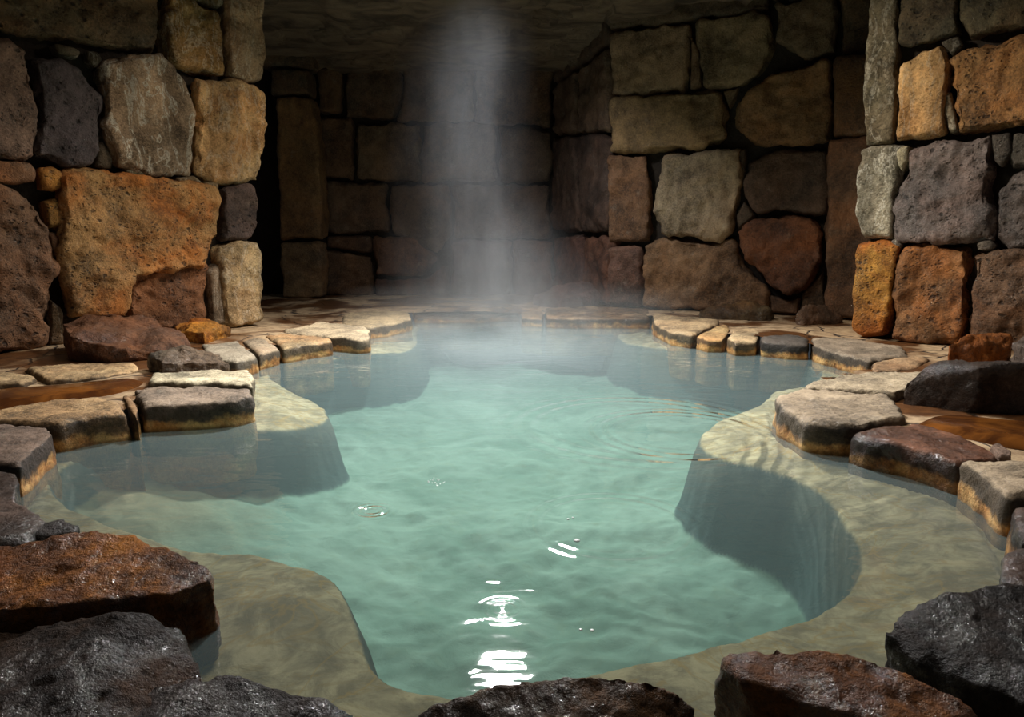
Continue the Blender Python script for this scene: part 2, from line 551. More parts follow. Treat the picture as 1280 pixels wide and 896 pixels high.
RW = [
    ([(1087, -40), (1119, -40), (1121, 50), (1116, 178), (1100, 180), (1079, 181), (1080, 100)], (112, 102, 82), 'dense', .05, .02, 'tall grey weathered corner block'),
    ([(1122, 78), (1150, 60), (1178, 50), (1187, 75), (1179, 120), (1181, 165), (1150, 172), (1117, 177), (1119, 120)], (196, 156, 106), 'dense', .35, .06, 'bright tan block'),
    ([(1120, -40), (1196, -40), (1198, 38), (1176, 48), (1140, 60), (1122, 55)], (92, 84, 64), 'porous', .1, .02, None),
    ([(1199, -40), (1340, -40), (1340, 22), (1250, 38), (1210, 46), (1199, 20)], (92, 82, 60), 'porous', .15, .03, None),
    ([(1188, 75), (1212, 56), (1340, 22), (1340, 154), (1240, 160), (1195, 166), (1186, 110)], (152, 112, 68), 'porous', .35, .06, 'big orange brown porous block'),
    ([(1074, 184), (1100, 182), (1131, 180), (1122, 215), (1116, 250), (1114, 299), (1076, 298), (1067, 270)], (150, 142, 122), 'crystal', .08, .02, 'pale grey streaked corner block'),
    ([(1137, 190), (1165, 178), (1238, 168), (1240, 200), (1236, 250), (1240, 300), (1180, 304), (1119, 301), (1115, 265), (1126, 225)], (108, 98, 94), 'porous', .12, .06, 'big purple grey porous block'),
    ([(1119, 184), (1135, 180), (1136, 200), (1126, 214), (1118, 206)], (186, 172, 140), 'dense', .0, .04, 'small pale wedge stone'),
    ([(1238, 167), (1262, 164), (1268, 188), (1252, 210), (1241, 200)], (88, 78, 68), 'porous', .0, .03, None),
    ([(1264, 164), (1340, 158), (1340, 202), (1262, 212), (1256, 196)], (84, 76, 66), 'porous', .0, .03, None),
    ([(1246, 235), (1262, 214), (1340, 204), (1340, 309), (1260, 311), (1242, 295)], (96, 88, 84), 'porous', .05, .05, 'purple grey block'),
    ([(1069, 302), (1100, 300), (1123, 306), (1119, 340), (1111, 400), (1106, 420), (1080, 424), (1063, 416), (1065, 350)], (178, 128, 52), 'porous', 1.0, .04, 'mustard orange corner block'),
    ([(1128, 308), (1160, 305), (1206, 310), (1210, 340), (1206, 400), (1200, 432), (1160, 434), (1111, 424), (1118, 360)], (132, 94, 58), 'porous', .5, .05, 'brown porous block'),
    ([(1213, 320), (1240, 313), (1340, 311), (1340, 440), (1260, 440), (1213, 425)], (112, 84, 62), 'porous', .25, .05, None),
    ([(1220, 303), (1238, 300), (1245, 308), (1238, 314), (1221, 313)], (108, 98, 88), 'dense', .0, .03, None),
    ([(1179, 115), (1187, 112), (1192, 140), (1198, 166), (1186, 168), (1181, 140)], (118, 104, 84), 'dense', .0, .0, None),
    ([(1176, 52), (1196, 44), (1204, 55), (1190, 72)], (96, 86, 70), 'dense', .0, .0, None),
    ([(1112, 302), (1124, 296), (1128, 308), (1118, 312)], (90, 80, 70), 'dense', .0, .0, None),
]
for poly, rgb, mat, st, out, lab in RW:
    wall_block(PR, poly, rgb, mat, wall_right, st, out, label=lab)
# the corner of the right wall returns into the depth
for z0, z1, rgb in ((0.05, 0.98, (150, 110, 56)), (1.0, 1.8, (130, 122, 104)), (1.82, 3.7, (104, 94, 76))):
    a = PR.a + PR.t * 0.06 - PR.n * 0.3
    nrm = -PR.t
    pts = [a, a - PR.n * 0.75]
    ring = [pts[0] + Vector((0, 0, z0)), pts[1] + Vector((0, 0, z0)), pts[1] + Vector((0, 0, z1)), pts[0] + Vector((0, 0, z1))]
    vs, fs = prism([[p + nrm * 0.02 for p in ring], [p - nrm * 0.4 for p in ring]])
    co, f = sculpt(vs, fs, 0.04, 4, [(0.04, 2.6, 'f'), (0.02, 2.2, 'c')], nseed())
    link_mesh('stone_block', co, f, M['porous'], wall_right, C3(rgb, .2))
for k in range(3):
    for j, (z0, z1) in enumerate(((0.05, 1.0), (1.03, 2.1), (2.13, 3.7))):
        s0 = 0.45 + k * 0.98 + 0.1 * j
        a = PR.b + PR.t * s0; b2 = PR.b + PR.t * (s0 + 0.93)
        pts = [a + Vector((0, 0, z0)), b2 + Vector((0, 0, z0)), b2 + Vector((0, 0, z1)), a + Vector((0, 0, z1))]
        vs, fs = prism([[p + PR.n * 0.05 for p in pts], [p - PR.n * 0.4 for p in pts]])
        co, f = sculpt(vs, fs, 0.05, 4, [(0.05, 2.6, 'f'), (0.03, 2.2, 'c')], nseed())
        link_mesh('stone_block', co, f, M['porous'], wall_right, C3((110, 86, 64), .2))

BW = [
    ([(763, 40), (830, 28), (861, 28), (860, 70), (855, 111), (763, 120)], (132, 116, 92), 0, .02, None),
    ([(867, 24), (930, 14), (962, 16), (966, 60), (946, 95), (905, 111), (876, 105)], (122, 112, 86), .05, .04, None),
    ([(968, 0), (1046, -10), (1047, 65), (1010, 73), (972, 52)], (98, 88, 68), .05, .02, None),
    ([(968, -40), (1046, -40), (1046, -14), (968, -4)], (90, 80, 62), .05, .02, None),
    ([(760, 123), (870, 113), (900, 113), (909, 140), (905, 172), (880, 184), (760, 191)], (134, 116, 84), .05, .04, 'long brown grey block'),
    ([(920, 128), (960, 92), (1035, 73), (1042, 110), (1038, 178), (940, 181), (917, 160)], (124, 100, 68), .15, .06, None),
    ([(758, 194), (806, 192), (812, 230), (809, 303), (758, 304)], (120, 94, 70), .1, .02, None),
    ([(826, 192), (880, 186), (926, 183), (929, 220), (915, 290), (895, 301), (826, 294), (818, 260)], (158, 146, 120), .1, .07, 'pale grey rounded block'),
    ([(935, 205), (965, 188), (1034, 186), (1033, 268), (980, 264), (945, 268), (930, 240)], (92, 78, 66), .05, .02, None),
    ([(920, 290), (940, 273), (990, 265), (1016, 272), (1030, 300), (1028, 330), (1005, 365), (985, 373), (960, 360), (930, 325)], (106, 72, 50), .2, .16, 'bulging round red brown boulder block'),
    ([(803, 306), (825, 297), (895, 303), (916, 300), (930, 332), (960, 366), (962, 390), (800, 386)], (130, 106, 78), .1, .04, 'large low brown block'),
    ([(757, 308), (800, 308), (799, 384), (757, 383)], (102, 78, 66), .05, .03, None),
    ([(1000, 368), (1030, 335), (1034, 392), (998, 392)], (98, 80, 62), .05, .0, None),
    ([(958, 366), (985, 376), (1000, 372), (998, 394), (962, 392)], (96, 74, 54), .05, .0, None),
    ([(862, 40), (874, 60), (876, 105), (862, 112)], (110, 94, 72), .05, .0, None),
    ([(902, 113), (925, 106), (918, 125), (910, 135)], (104, 92, 70), .05, .0, None),
    ([(912, 190), (932, 184), (932, 196), (930, 215)], (84, 72, 56), .0, .0, None),
    ([(920, 270), (930, 248), (944, 270), (922, 288)], (92, 78, 62), .0, .0, None),
    ([(763, -30), (862, -36), (962, -40), (962, 12), (862, 24), (763, 36)], (84, 74, 58), .0, .0, None),
    ([(1050, -40), (1100, -40), (1100, 66), (1050, 66)], (84, 70, 50), .1, .0, None),
]
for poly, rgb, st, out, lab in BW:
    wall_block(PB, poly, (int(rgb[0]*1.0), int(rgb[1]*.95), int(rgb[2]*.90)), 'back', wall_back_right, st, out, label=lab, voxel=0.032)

SW = [
    ([(719, 86), (757, 56), (757, 165), (719, 166)], (110, 98, 80)),
    ([(720, 168), (757, 168), (757, 292), (721, 290)], (86, 74, 64)),
    ([(690, 108), (717, 90), (717, 165), (690, 166)], (98, 86, 70)),
    ([(686, 170), (718, 170), (720, 290), (688, 288)], (90, 78, 66)),
    ([(690, 296), (724, 294), (725, 376), (690, 368)], (104, 76, 64)),
    ([(727, 296), (757, 296), (757, 382), (727, 378)], (112, 80, 60)),
    ([(692, 60), (757, 10), (757, 52), (692, 104)], (84, 72, 58)),
]
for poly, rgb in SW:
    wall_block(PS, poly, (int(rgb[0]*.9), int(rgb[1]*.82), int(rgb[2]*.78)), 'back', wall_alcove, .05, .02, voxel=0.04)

KW = [
    ([(395, 86), (424, 82), (426, 140), (396, 142)], (110, 92, 68)),
    ([(430, 88), (460, 78), (500, 78), (502, 100), (492, 150), (430, 148)], (106, 92, 74)),
    ([(395, 145), (440, 146), (442, 225), (396, 222)], (122, 102, 78)),
    ([(444, 153), (523, 153), (525, 228), (444, 226)], (128, 114, 92)),
    ([(405, 228), (483, 228), (485, 292), (407, 292)], (114, 98, 78)),
    ([(487, 230), (560, 230), (566, 290), (545, 318), (487, 292)], (104, 90, 72)),
    ([(407, 295), (463, 295), (465, 318), (407, 309)], (104, 84, 64)),
    ([(467, 297), (520, 296), (547, 322), (530, 347), (468, 346)], (120, 90, 66)),
    ([(405, 312), (463, 321), (465, 372), (405, 372)], (122, 98, 72)),
    ([(467, 349), (530, 349), (560, 330), (560, 372), (467, 372)], (100, 76, 64)),
    ([(505, 82), (590, 80), (592, 150), (496, 151)], (110, 94, 74)),
    ([(527, 153), (620, 153), (622, 227), (527, 228)], (106, 92, 74)),
    ([(594, 82), (690, 84), (690, 160), (594, 152)], (106, 88, 66)),
    ([(624, 156), (690, 163), (690, 228), (624, 228)], (98, 84, 66)),
    ([(563, 231), (688, 231), (688, 298), (568, 298)], (98, 84, 70)),
    ([(564, 301), (640, 301), (640, 372), (564, 372)], (94, 76, 62)),
    ([(642, 301), (692, 301), (692, 372), (642, 372)], (100, 74, 60)),
    ([(395, 30), (500, 30), (500, 76), (395, 80)], (92, 80, 64)),
    ([(503, 30), (692, 30), (692, 80), (503, 78)], (92, 80, 64)),
]
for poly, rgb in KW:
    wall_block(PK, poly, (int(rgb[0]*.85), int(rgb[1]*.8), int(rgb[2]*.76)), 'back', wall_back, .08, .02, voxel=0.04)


# ---- pillars
def pillar(name, plane, blocks, label, deep=0.45):
    allp = [plane.at(x, y) for b_ in blocks for x, y in b_[0]]
    c = sum(allp, Vector()) / len(allp)
    e = bpy.data.objects.new(name, None)
    COL.objects.link(e)
    e.location = (c.x, c.y, FZ)
    tag(e, label, 'pillar')
    for poly, rgb, out in blocks:
        wall_block(plane, poly, rgb, 'back', e, .12, out, deep=deep, voxel=0.03, name='pillar_block', inset=0.03, rough=0.55)
    return e


YP = P(370, 373, FZ).y
PP = Plane(PY(340, 373, YP), PY(402, 373, YP))
pillar('stone_pillar', PP, [
    ([(336, 84), (385, 86), (386, 118), (337, 118)], (88, 74, 54), .02),
    ([(344, 120), (388, 120), (400, 190), (402, 299), (349, 299)], (118, 92, 58), .05),
    ([(349, 302), (402, 302), (402, 374), (350, 374)], (122, 98, 66), .05),
    ([(320, 44), (392, 52), (390, 84), (320, 82)], (92, 80, 60), .0),
], 'dim brown pillar of stacked blocks beside dark gap in far left corner')
PJ = Plane(P(1032, 397, FZ) + Vector((0, -0.25, 0)), P(1100, 400, FZ) + Vector((0, -0.25, 0)))
pillar('stone_pillar', PJ, [
    ([(1043, 68), (1090, 66), (1090, 168), (1042, 170)], (92, 68, 42), .0),
    ([(1035, 172), (1090, 170), (1090, 400), (1032, 398)], (88, 64, 44), .0),
], 'dark reddish brown pillar between back wall and tall grey corner block')

# ------------------------------------------------------------------ pool outline and basin
OUT_PX = [(462, 411), (520, 403), (600, 403), (680, 404), (740, 406), (806, 409), (826, 424), (860, 431), (915, 436), (960, 442), (1010, 451), (1060, 463), (1076, 472),
          (1010, 486), (968, 510), (972, 535), (990, 551), (1030, 562), (1060, 568), (1100, 585), (1150, 602), (1195, 616), (1230, 642), (1258, 682), (1290, 760)]
OUT_PX2 = [(-10, 700), (20, 640), (28, 618), (45, 600), (75, 570), (130, 553), (170, 540), (250, 527), (300, 516), (318, 500), (300, 478), (298, 461), (330, 454), (415, 441), (462, 432)]
outline = [P(x, y, 0) for x, y in OUT_PX] + [Vector((1.05, 1.0, 0)), Vector((0.6, 0.85, 0)), Vector((-0.6, 0.85, 0)), Vector((-1.15, 1.1, 0))] + [P(x, y, 0) for x, y in OUT_PX2]
OUTL = np.array([(p.x, p.y) for p in outline])
DEEP_PX = [(520, 412), (600, 409), (700, 410), (770, 414), (772, 428), (800, 440), (870, 448), (950, 456), (1030, 468), (1020, 482), (962, 500), (950, 518), (905, 527), (875, 543), (872, 560), (900, 580),
           (960, 596), (1010, 612), (1045, 640), (1076, 690), (1062, 730), (1010, 765), (940, 790), (860, 815), (770, 838), (690, 856), (600, 872), (540, 864), (475, 846), (455, 815), (440, 765), (400, 725), (330, 692),
           (230, 684), (130, 662), (70, 640), (60, 612), (95, 586), (180, 562), (280, 550), (350, 546), (405, 532), (413, 515), (395, 500), (345, 486), (335, 470), (400, 457), (480, 450), (524, 436)]
SHZ = -0.10
DEEP = np.array([(P(x, y, SHZ).x, P(x, y, SHZ).y) for x, y in DEEP_PX])


def smooth_poly(a, it=2):
    for _ in range(it):
        b_ = np.roll(a, -1, 0)
        q = np.empty((len(a) * 2, 2))
        q[0::2] = a * .75 + b_ * .25
        q[1::2] = a * .25 + b_ * .75
        a = q
    return a


DEEP = smooth_poly(DEEP)


def sdf(poly, X, Y):
    """signed distance, negative inside"""
    d = np.full(X.shape, 1e9)
    ins = np.zeros(X.shape, bool)
    n = len(poly)
    for i in range(n):
        ax, ay = poly[i]; bx, by = poly[(i + 1) % n]
        ex, ey = bx - ax, by - ay
        wx, wy = X - ax, Y - ay
        t = np.clip((wx * ex + wy * ey) / (ex * ex + ey * ey + 1e-12), 0, 1)
        d = np.minimum(d, (wx - ex * t) ** 2 + (wy - ey * t) ** 2)
        c = ((ay > Y) != (by > Y)) & (X < (bx - ax) * (Y - ay) / (by - ay + 1e-12) + ax)
        ins ^= c
    d = np.sqrt(d)
    return np.where(ins, -d, d)


def sstep(x, a, b_):
    t = np.clip((x - a) / (b_ - a), 0, 1)
    return t * t * (3 - 2 * t)


def grid_noise(X, Y, sc, amp, z=0.0, oct_=4):
    o = np.empty(X.shape)
    for idx, _ in np.ndenumerate(X):
        o[idx] = noise.fractal(Vector((X[idx] * sc, Y[idx] * sc, z)), 1.0, 2.1, oct_)
    return o * amp


def field(name, x0, x1, y0, y1, step, hfun, keep, mat):
    xs = np.arange(x0, x1 + step, step); ys = np.arange(y0, y1 + step, step)
    X, Y = np.meshgrid(xs, ys)
    Z = hfun(X, Y)
    K = keep(X, Y)
    W = len(xs)
    idx = -np.ones(X.size, int)
    faces = []
    kf = K.ravel()
    for j in range(len(ys) - 1):
        for i in range(W - 1):
            a = j * W + i
            if kf[a] and kf[a + 1] and kf[a + W] and kf[a + W + 1]:
                faces.append((a, a + 1, a + W + 1, a + W))
    used = sorted({v for f in faces for v in f})
    idx[used] = range(len(used))
    V3 = np.stack([X.ravel(), Y.ravel(), Z.ravel()], 1)[used]
    faces = [tuple(int(idx[v]) for v in f) for f in faces]
    return link_mesh(name, V3, faces, mat, None, base=Vector((0, 0, 0)))


MOUND = P(350, 770, -0.1)


def basin_h(X, Y):
    dd = sdf(DEEP, X, Y)
    do = sdf(OUTL, X, Y)
    nz = grid_noise(X, Y, 1.6, 0.06) + grid_noise(X, Y, 6.0, 0.018, 5.0)
    depth = -0.50 + 0.08 * sstep(Y, 2.2, 1.4)
    # left bay is of middling depth
    c = P(170, 615, -0.2)
    bay = np.exp(-(((X - c.x) / 0.62) ** 2 + ((Y - c.y) / 0.62) ** 2))
    shelf = SHZ + 0.07 * sstep(do, -0.5, 0.0) - 0.03 * sstep(dd, 0.0, 0.3) * 0
    w = sstep(dd + nz * 0.3, -0.12, 0.02)
    z = depth * (1 - w) + shelf * w
    z = np.where(bay > 0.02, np.maximum(z, z * (1 - bay) + (-0.22) * bay), z)
    z = z + nz * (0.55 * (1 - w) + 0.35)
    # rounded boulder-like mound under water at the near left
    m = np.exp(-(((X - MOUND.x) / 0.30) ** 2 + ((Y - MOUND.y) / 0.26) ** 2) ** 1.5)
    z = z + 0.06 * m
    z = np.where(do > -0.03, np.minimum(z, -0.05), z)
    return np.minimum(z, -0.012)


mb = bpy.data.materials.new('pool bed')
N = NT(mb)
pos = N.n('NewGeometry').outputs['Position']
pz = N.n('SeparateXYZ', ins={0: pos}).outputs[2]
n1 = N.noise(pos, 1.8, 6.0, 0.6, 0.7)
n2 = N.noise(pos, 9.0, 6.0, 0.65, 0.5)
n3 = N.noise(N.scale(pos, 1.0, 3.0, 1.0), 5.0, 5.0, 0.6, 2.0)
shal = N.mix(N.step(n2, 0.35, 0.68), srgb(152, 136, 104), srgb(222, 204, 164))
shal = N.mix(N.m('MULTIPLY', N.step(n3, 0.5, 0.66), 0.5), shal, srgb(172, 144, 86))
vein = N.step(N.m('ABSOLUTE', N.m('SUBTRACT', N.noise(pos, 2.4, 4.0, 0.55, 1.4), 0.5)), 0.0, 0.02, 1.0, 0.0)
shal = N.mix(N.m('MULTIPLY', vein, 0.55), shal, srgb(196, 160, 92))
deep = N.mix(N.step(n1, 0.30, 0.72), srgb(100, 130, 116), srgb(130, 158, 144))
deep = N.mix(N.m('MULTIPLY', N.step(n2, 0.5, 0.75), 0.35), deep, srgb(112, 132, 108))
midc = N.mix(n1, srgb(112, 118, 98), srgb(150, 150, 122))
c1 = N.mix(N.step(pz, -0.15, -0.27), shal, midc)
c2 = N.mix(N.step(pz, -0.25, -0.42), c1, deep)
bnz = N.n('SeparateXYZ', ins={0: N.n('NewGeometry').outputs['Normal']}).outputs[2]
# shade under the shelf edges, put into the colour of the steep drops
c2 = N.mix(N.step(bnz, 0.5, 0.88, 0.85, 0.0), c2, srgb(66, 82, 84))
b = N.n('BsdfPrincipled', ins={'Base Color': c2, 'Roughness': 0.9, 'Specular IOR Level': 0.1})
bp = N.n('Bump', ins={'Strength': 0.5, 'Distance': 0.02, 'Height': n2})
N.t.links.new(bp.outputs[0], b.inputs['Normal'])
N.out(b.outputs[0])
x0, x1 = OUTL[:, 0].min() - .2, OUTL[:, 0].max() + .2
y0, y1 = OUTL[:, 1].min() - .2, OUTL[:, 1].max() + .2
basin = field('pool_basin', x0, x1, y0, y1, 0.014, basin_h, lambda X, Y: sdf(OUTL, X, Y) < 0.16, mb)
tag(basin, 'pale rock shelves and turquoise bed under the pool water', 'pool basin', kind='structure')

# ------------------------------------------------------------------ floor
mf = bpy.data.materials.new('flagstone floor')
N = NT(mf)
pos = N.n('NewGeometry').outputs['Position']
n1 = N.noise(pos, 1.3, 5.0, 0.55, 0.5)
n2 = N.noise(pos, 11.0, 7.0, 0.7)
n4 = N.noise(pos, 70.0, 4.0, 0.7)
crk = N.step(N.voro(N.n('VectorMath', operation='ADD', ins={0: N.scale(pos, 1.0, 1.0, 0.0), 1: N.n('VectorMath', operation='SCALE', ins={0: N.n('TexNoise', ins={'Vector': pos, 'Scale': 2.5, 'Detail': 4.0}).outputs[1], 3: 0.35}).outputs[0]}).outputs[0], 1.5, 0.9, 'DISTANCE_TO_EDGE'), 0.004, 0.02)
wet = N.step(n1, 0.44, 0.56)
dry = N.mix(N.step(n2, 0.3, 0.7), srgb(140, 112, 82), srgb(196, 168, 130))
wc = N.mix(N.step(n2, 0.3, 0.7), srgb(72, 46, 28), srgb(112, 72, 40))
col = N.mix(wet, dry, wc)
col = N.mix(crk, srgb(50, 38, 28), col)
h = N.m('ADD', N.m('MULTIPLY', n2, 0.012), N.m('MULTIPLY', N.m('MULTIPLY', n4, 0.004), N.m('SUBTRACT', 1.0, N.m('MULTIPLY', wet, 0.6))))
h = N.m('ADD', h, N.m('MULTIPLY', crk, 0.012))
bp = N.n('Bump', ins={'Strength': 0.7, 'Distance': 1.0, 'Height': h})
b = N.n('BsdfPrincipled', ins={'Base Color': col, 'Roughness': N.m('MULTIPLY_ADD', wet, -0.55, 0.85)})
N.t.links.new(bp.outputs[0], b.inputs['Normal'])
N.out(b.outputs[0])


def floor_h(X, Y):
    return FZ + grid_noise(X, Y, 1.1, 0.02, 2.0) + grid_noise(X, Y, 5.0, 0.006, 8.0, 3)


floor = field('floor', -6.5, 6.5, -1.0, 11.0, 0.09, floor_h, lambda X, Y: sdf(OUTL, X, Y) > 0.07, mf)
tag(floor, kind='structure')

# ------------------------------------------------------------------ ceiling with two openings to the sky
mc = bpy.data.materials.new('cave ceiling')
N = NT(mc)
pos = N.n('NewGeometry').outputs['Position']
n1 = N.noise(N.scale(pos, 0.7, 1.6, 5.0), 2.0, 7.0, 0.65, 1.2)
n2 = N.noise(pos, 9.0, 6.0, 0.65)
col = N.mix(N.step(n1, 0.3, 0.7), srgb(62, 52, 44), srgb(124, 108, 88))
b = N.n('BsdfPrincipled', ins={'Base Color': col, 'Roughness': 0.85})
bp = N.n('Bump', ins={'Strength': 0.9, 'Distance': 0.05, 'Height': N.m('ADD', n1, N.m('MULTIPLY', n2, 0.3))})
N.t.links.new(bp.outputs[0], b.inputs['Normal'])
N.out(b.outputs[0])
HOLE = (-0.08, 6.62)


def ceil_h(X, Y):
    z = 3.42 + grid_noise(X, Y, 0.9, 0.16, 3.0)
    st = np.floor(z / 0.09) * 0.09
    z = st * 0.75 + z * 0.25 + grid_noise(X, Y, 3.5, 0.03, 9.0, 3)
    z = z - 0.18 * sstep(Y, 8.6, 10.0)
    return z


def ceil_keep(X, Y):
    a = ((X - HOLE[0]) / 0.42) ** 2 + ((Y - HOLE[1]) / 0.36) ** 2 > 1
    b_ = ((X - 0.0) / 1.5) ** 2 + ((Y - 4.3) / 1.25) ** 2 > 1
    return a & b_


ceil = field('ceiling', -6.5, 6.5, 0.6, 11.0, 0.07, ceil_h, ceil_keep, mc)
tag(ceil, kind='structure')

# ------------------------------------------------------------------ water
mw = bpy.data.materials.new('hot spring water')
N = NT(mw)
pos = N.n('NewGeometry').outputs['Position']
rings = [((765, 655), 0.27, 0.055, 0.055, 0.0019), ((628, 761), 0.035, 0.024, 0.028, 0.0020), ((466, 638), 0.045, 0.030, 0.035, 0.0022),
         ((850, 540), 0.42, 0.075, 0.10, 0.0028), ((800, 532), 0.60, 0.10, 0.14, 0.0026)]
tot = N.m('MULTIPLY', N.noise(N.scale(pos, 1.0, 2.6, 1.0), 3.0, 2.0, 0.45, 0.5), 0.0055)
tot = N.m('ADD', tot, N.m('MULTIPLY', N.noise(N.scale(pos, 1.0, 1.8, 1.0), 9.0, 1.0, 0.5, 0.3), 0.0007))
ringh = None
for (px, py), r0, lam, wd, amp in rings:
    c = P(px, py, 0)
    r = N.n('VectorMath', operation='DISTANCE', ins={0: pos, 1: tuple(c)}).outputs['Value']
    s = N.m('SINE', N.m('MULTIPLY', r, 2 * math.pi / lam))
    q = N.m('DIVIDE', N.m('SUBTRACT', r, r0), wd)
    e = N.m('EXPONENT', N.m('MULTIPLY', N.m('MULTIPLY', q, q), -1.0))
    one = N.m('MULTIPLY', N.m('MULTIPLY', s, e), amp)
    ringh = one if ringh is None else N.m('ADD', ringh, one)
tot = N.m('ADD', tot, ringh)
bp = N.n('Bump', ins={'Strength': 1.0, 'Distance': 1.0, 'Height': tot})
bp2 = N.n('Bump', ins={'Strength': 1.0, 'Distance': 1.6, 'Height': ringh})
tr = N.n('BsdfTransparent', ins={'Color': (0.915, 0.968, 0.955, 1)})
df = N.n('BsdfDiffuse', ins={'Color': (*srgb(124, 144, 146), 1), 'Normal': bp2.outputs[0]})
gl = N.n('BsdfGlossy', ins={'Color': (1, 1, 1, 1), 'Roughness': 0.03, 'Normal': bp.outputs[0]})
fr = N.n('Fresnel', ins={'IOR': 1.33, 'Normal': bp.outputs[0]})
# milkier over the deep middle, clear over the shelves
cosv = N.m('MAXIMUM', N.n('VectorMath', operation='DOT_PRODUCT', ins={0: N.n('NewGeometry').outputs['Normal'], 1: N.n('NewGeometry').outputs['Incoming']}).outputs['Value'], 0.05)
# the longer the way through the cloudy water the less of the bed shows
milk = N.m('SUBTRACT', 1.0, N.m('EXPONENT', N.m('DIVIDE', -0.10, cosv)))
m1 = N.n('MixShader', ins={0: milk, 1: tr.outputs[0], 2: df.outputs[0]})
m2 = N.n('MixShader', ins={0: fr.outputs[0], 1: m1.outputs[0], 2: gl.outputs[0]})
N.out(m2.outputs[0])
cen = OUTL.mean(0)
water = field('pool_water', x0, x1, y0, y1, 0.08, lambda X, Y: X * 0.0, lambda X, Y: sdf(OUTL, X, Y) < 0.15, mw)
tag(water, 'milky turquoise hot spring water with ripples filling the rock pool', 'water', kind='stuff')

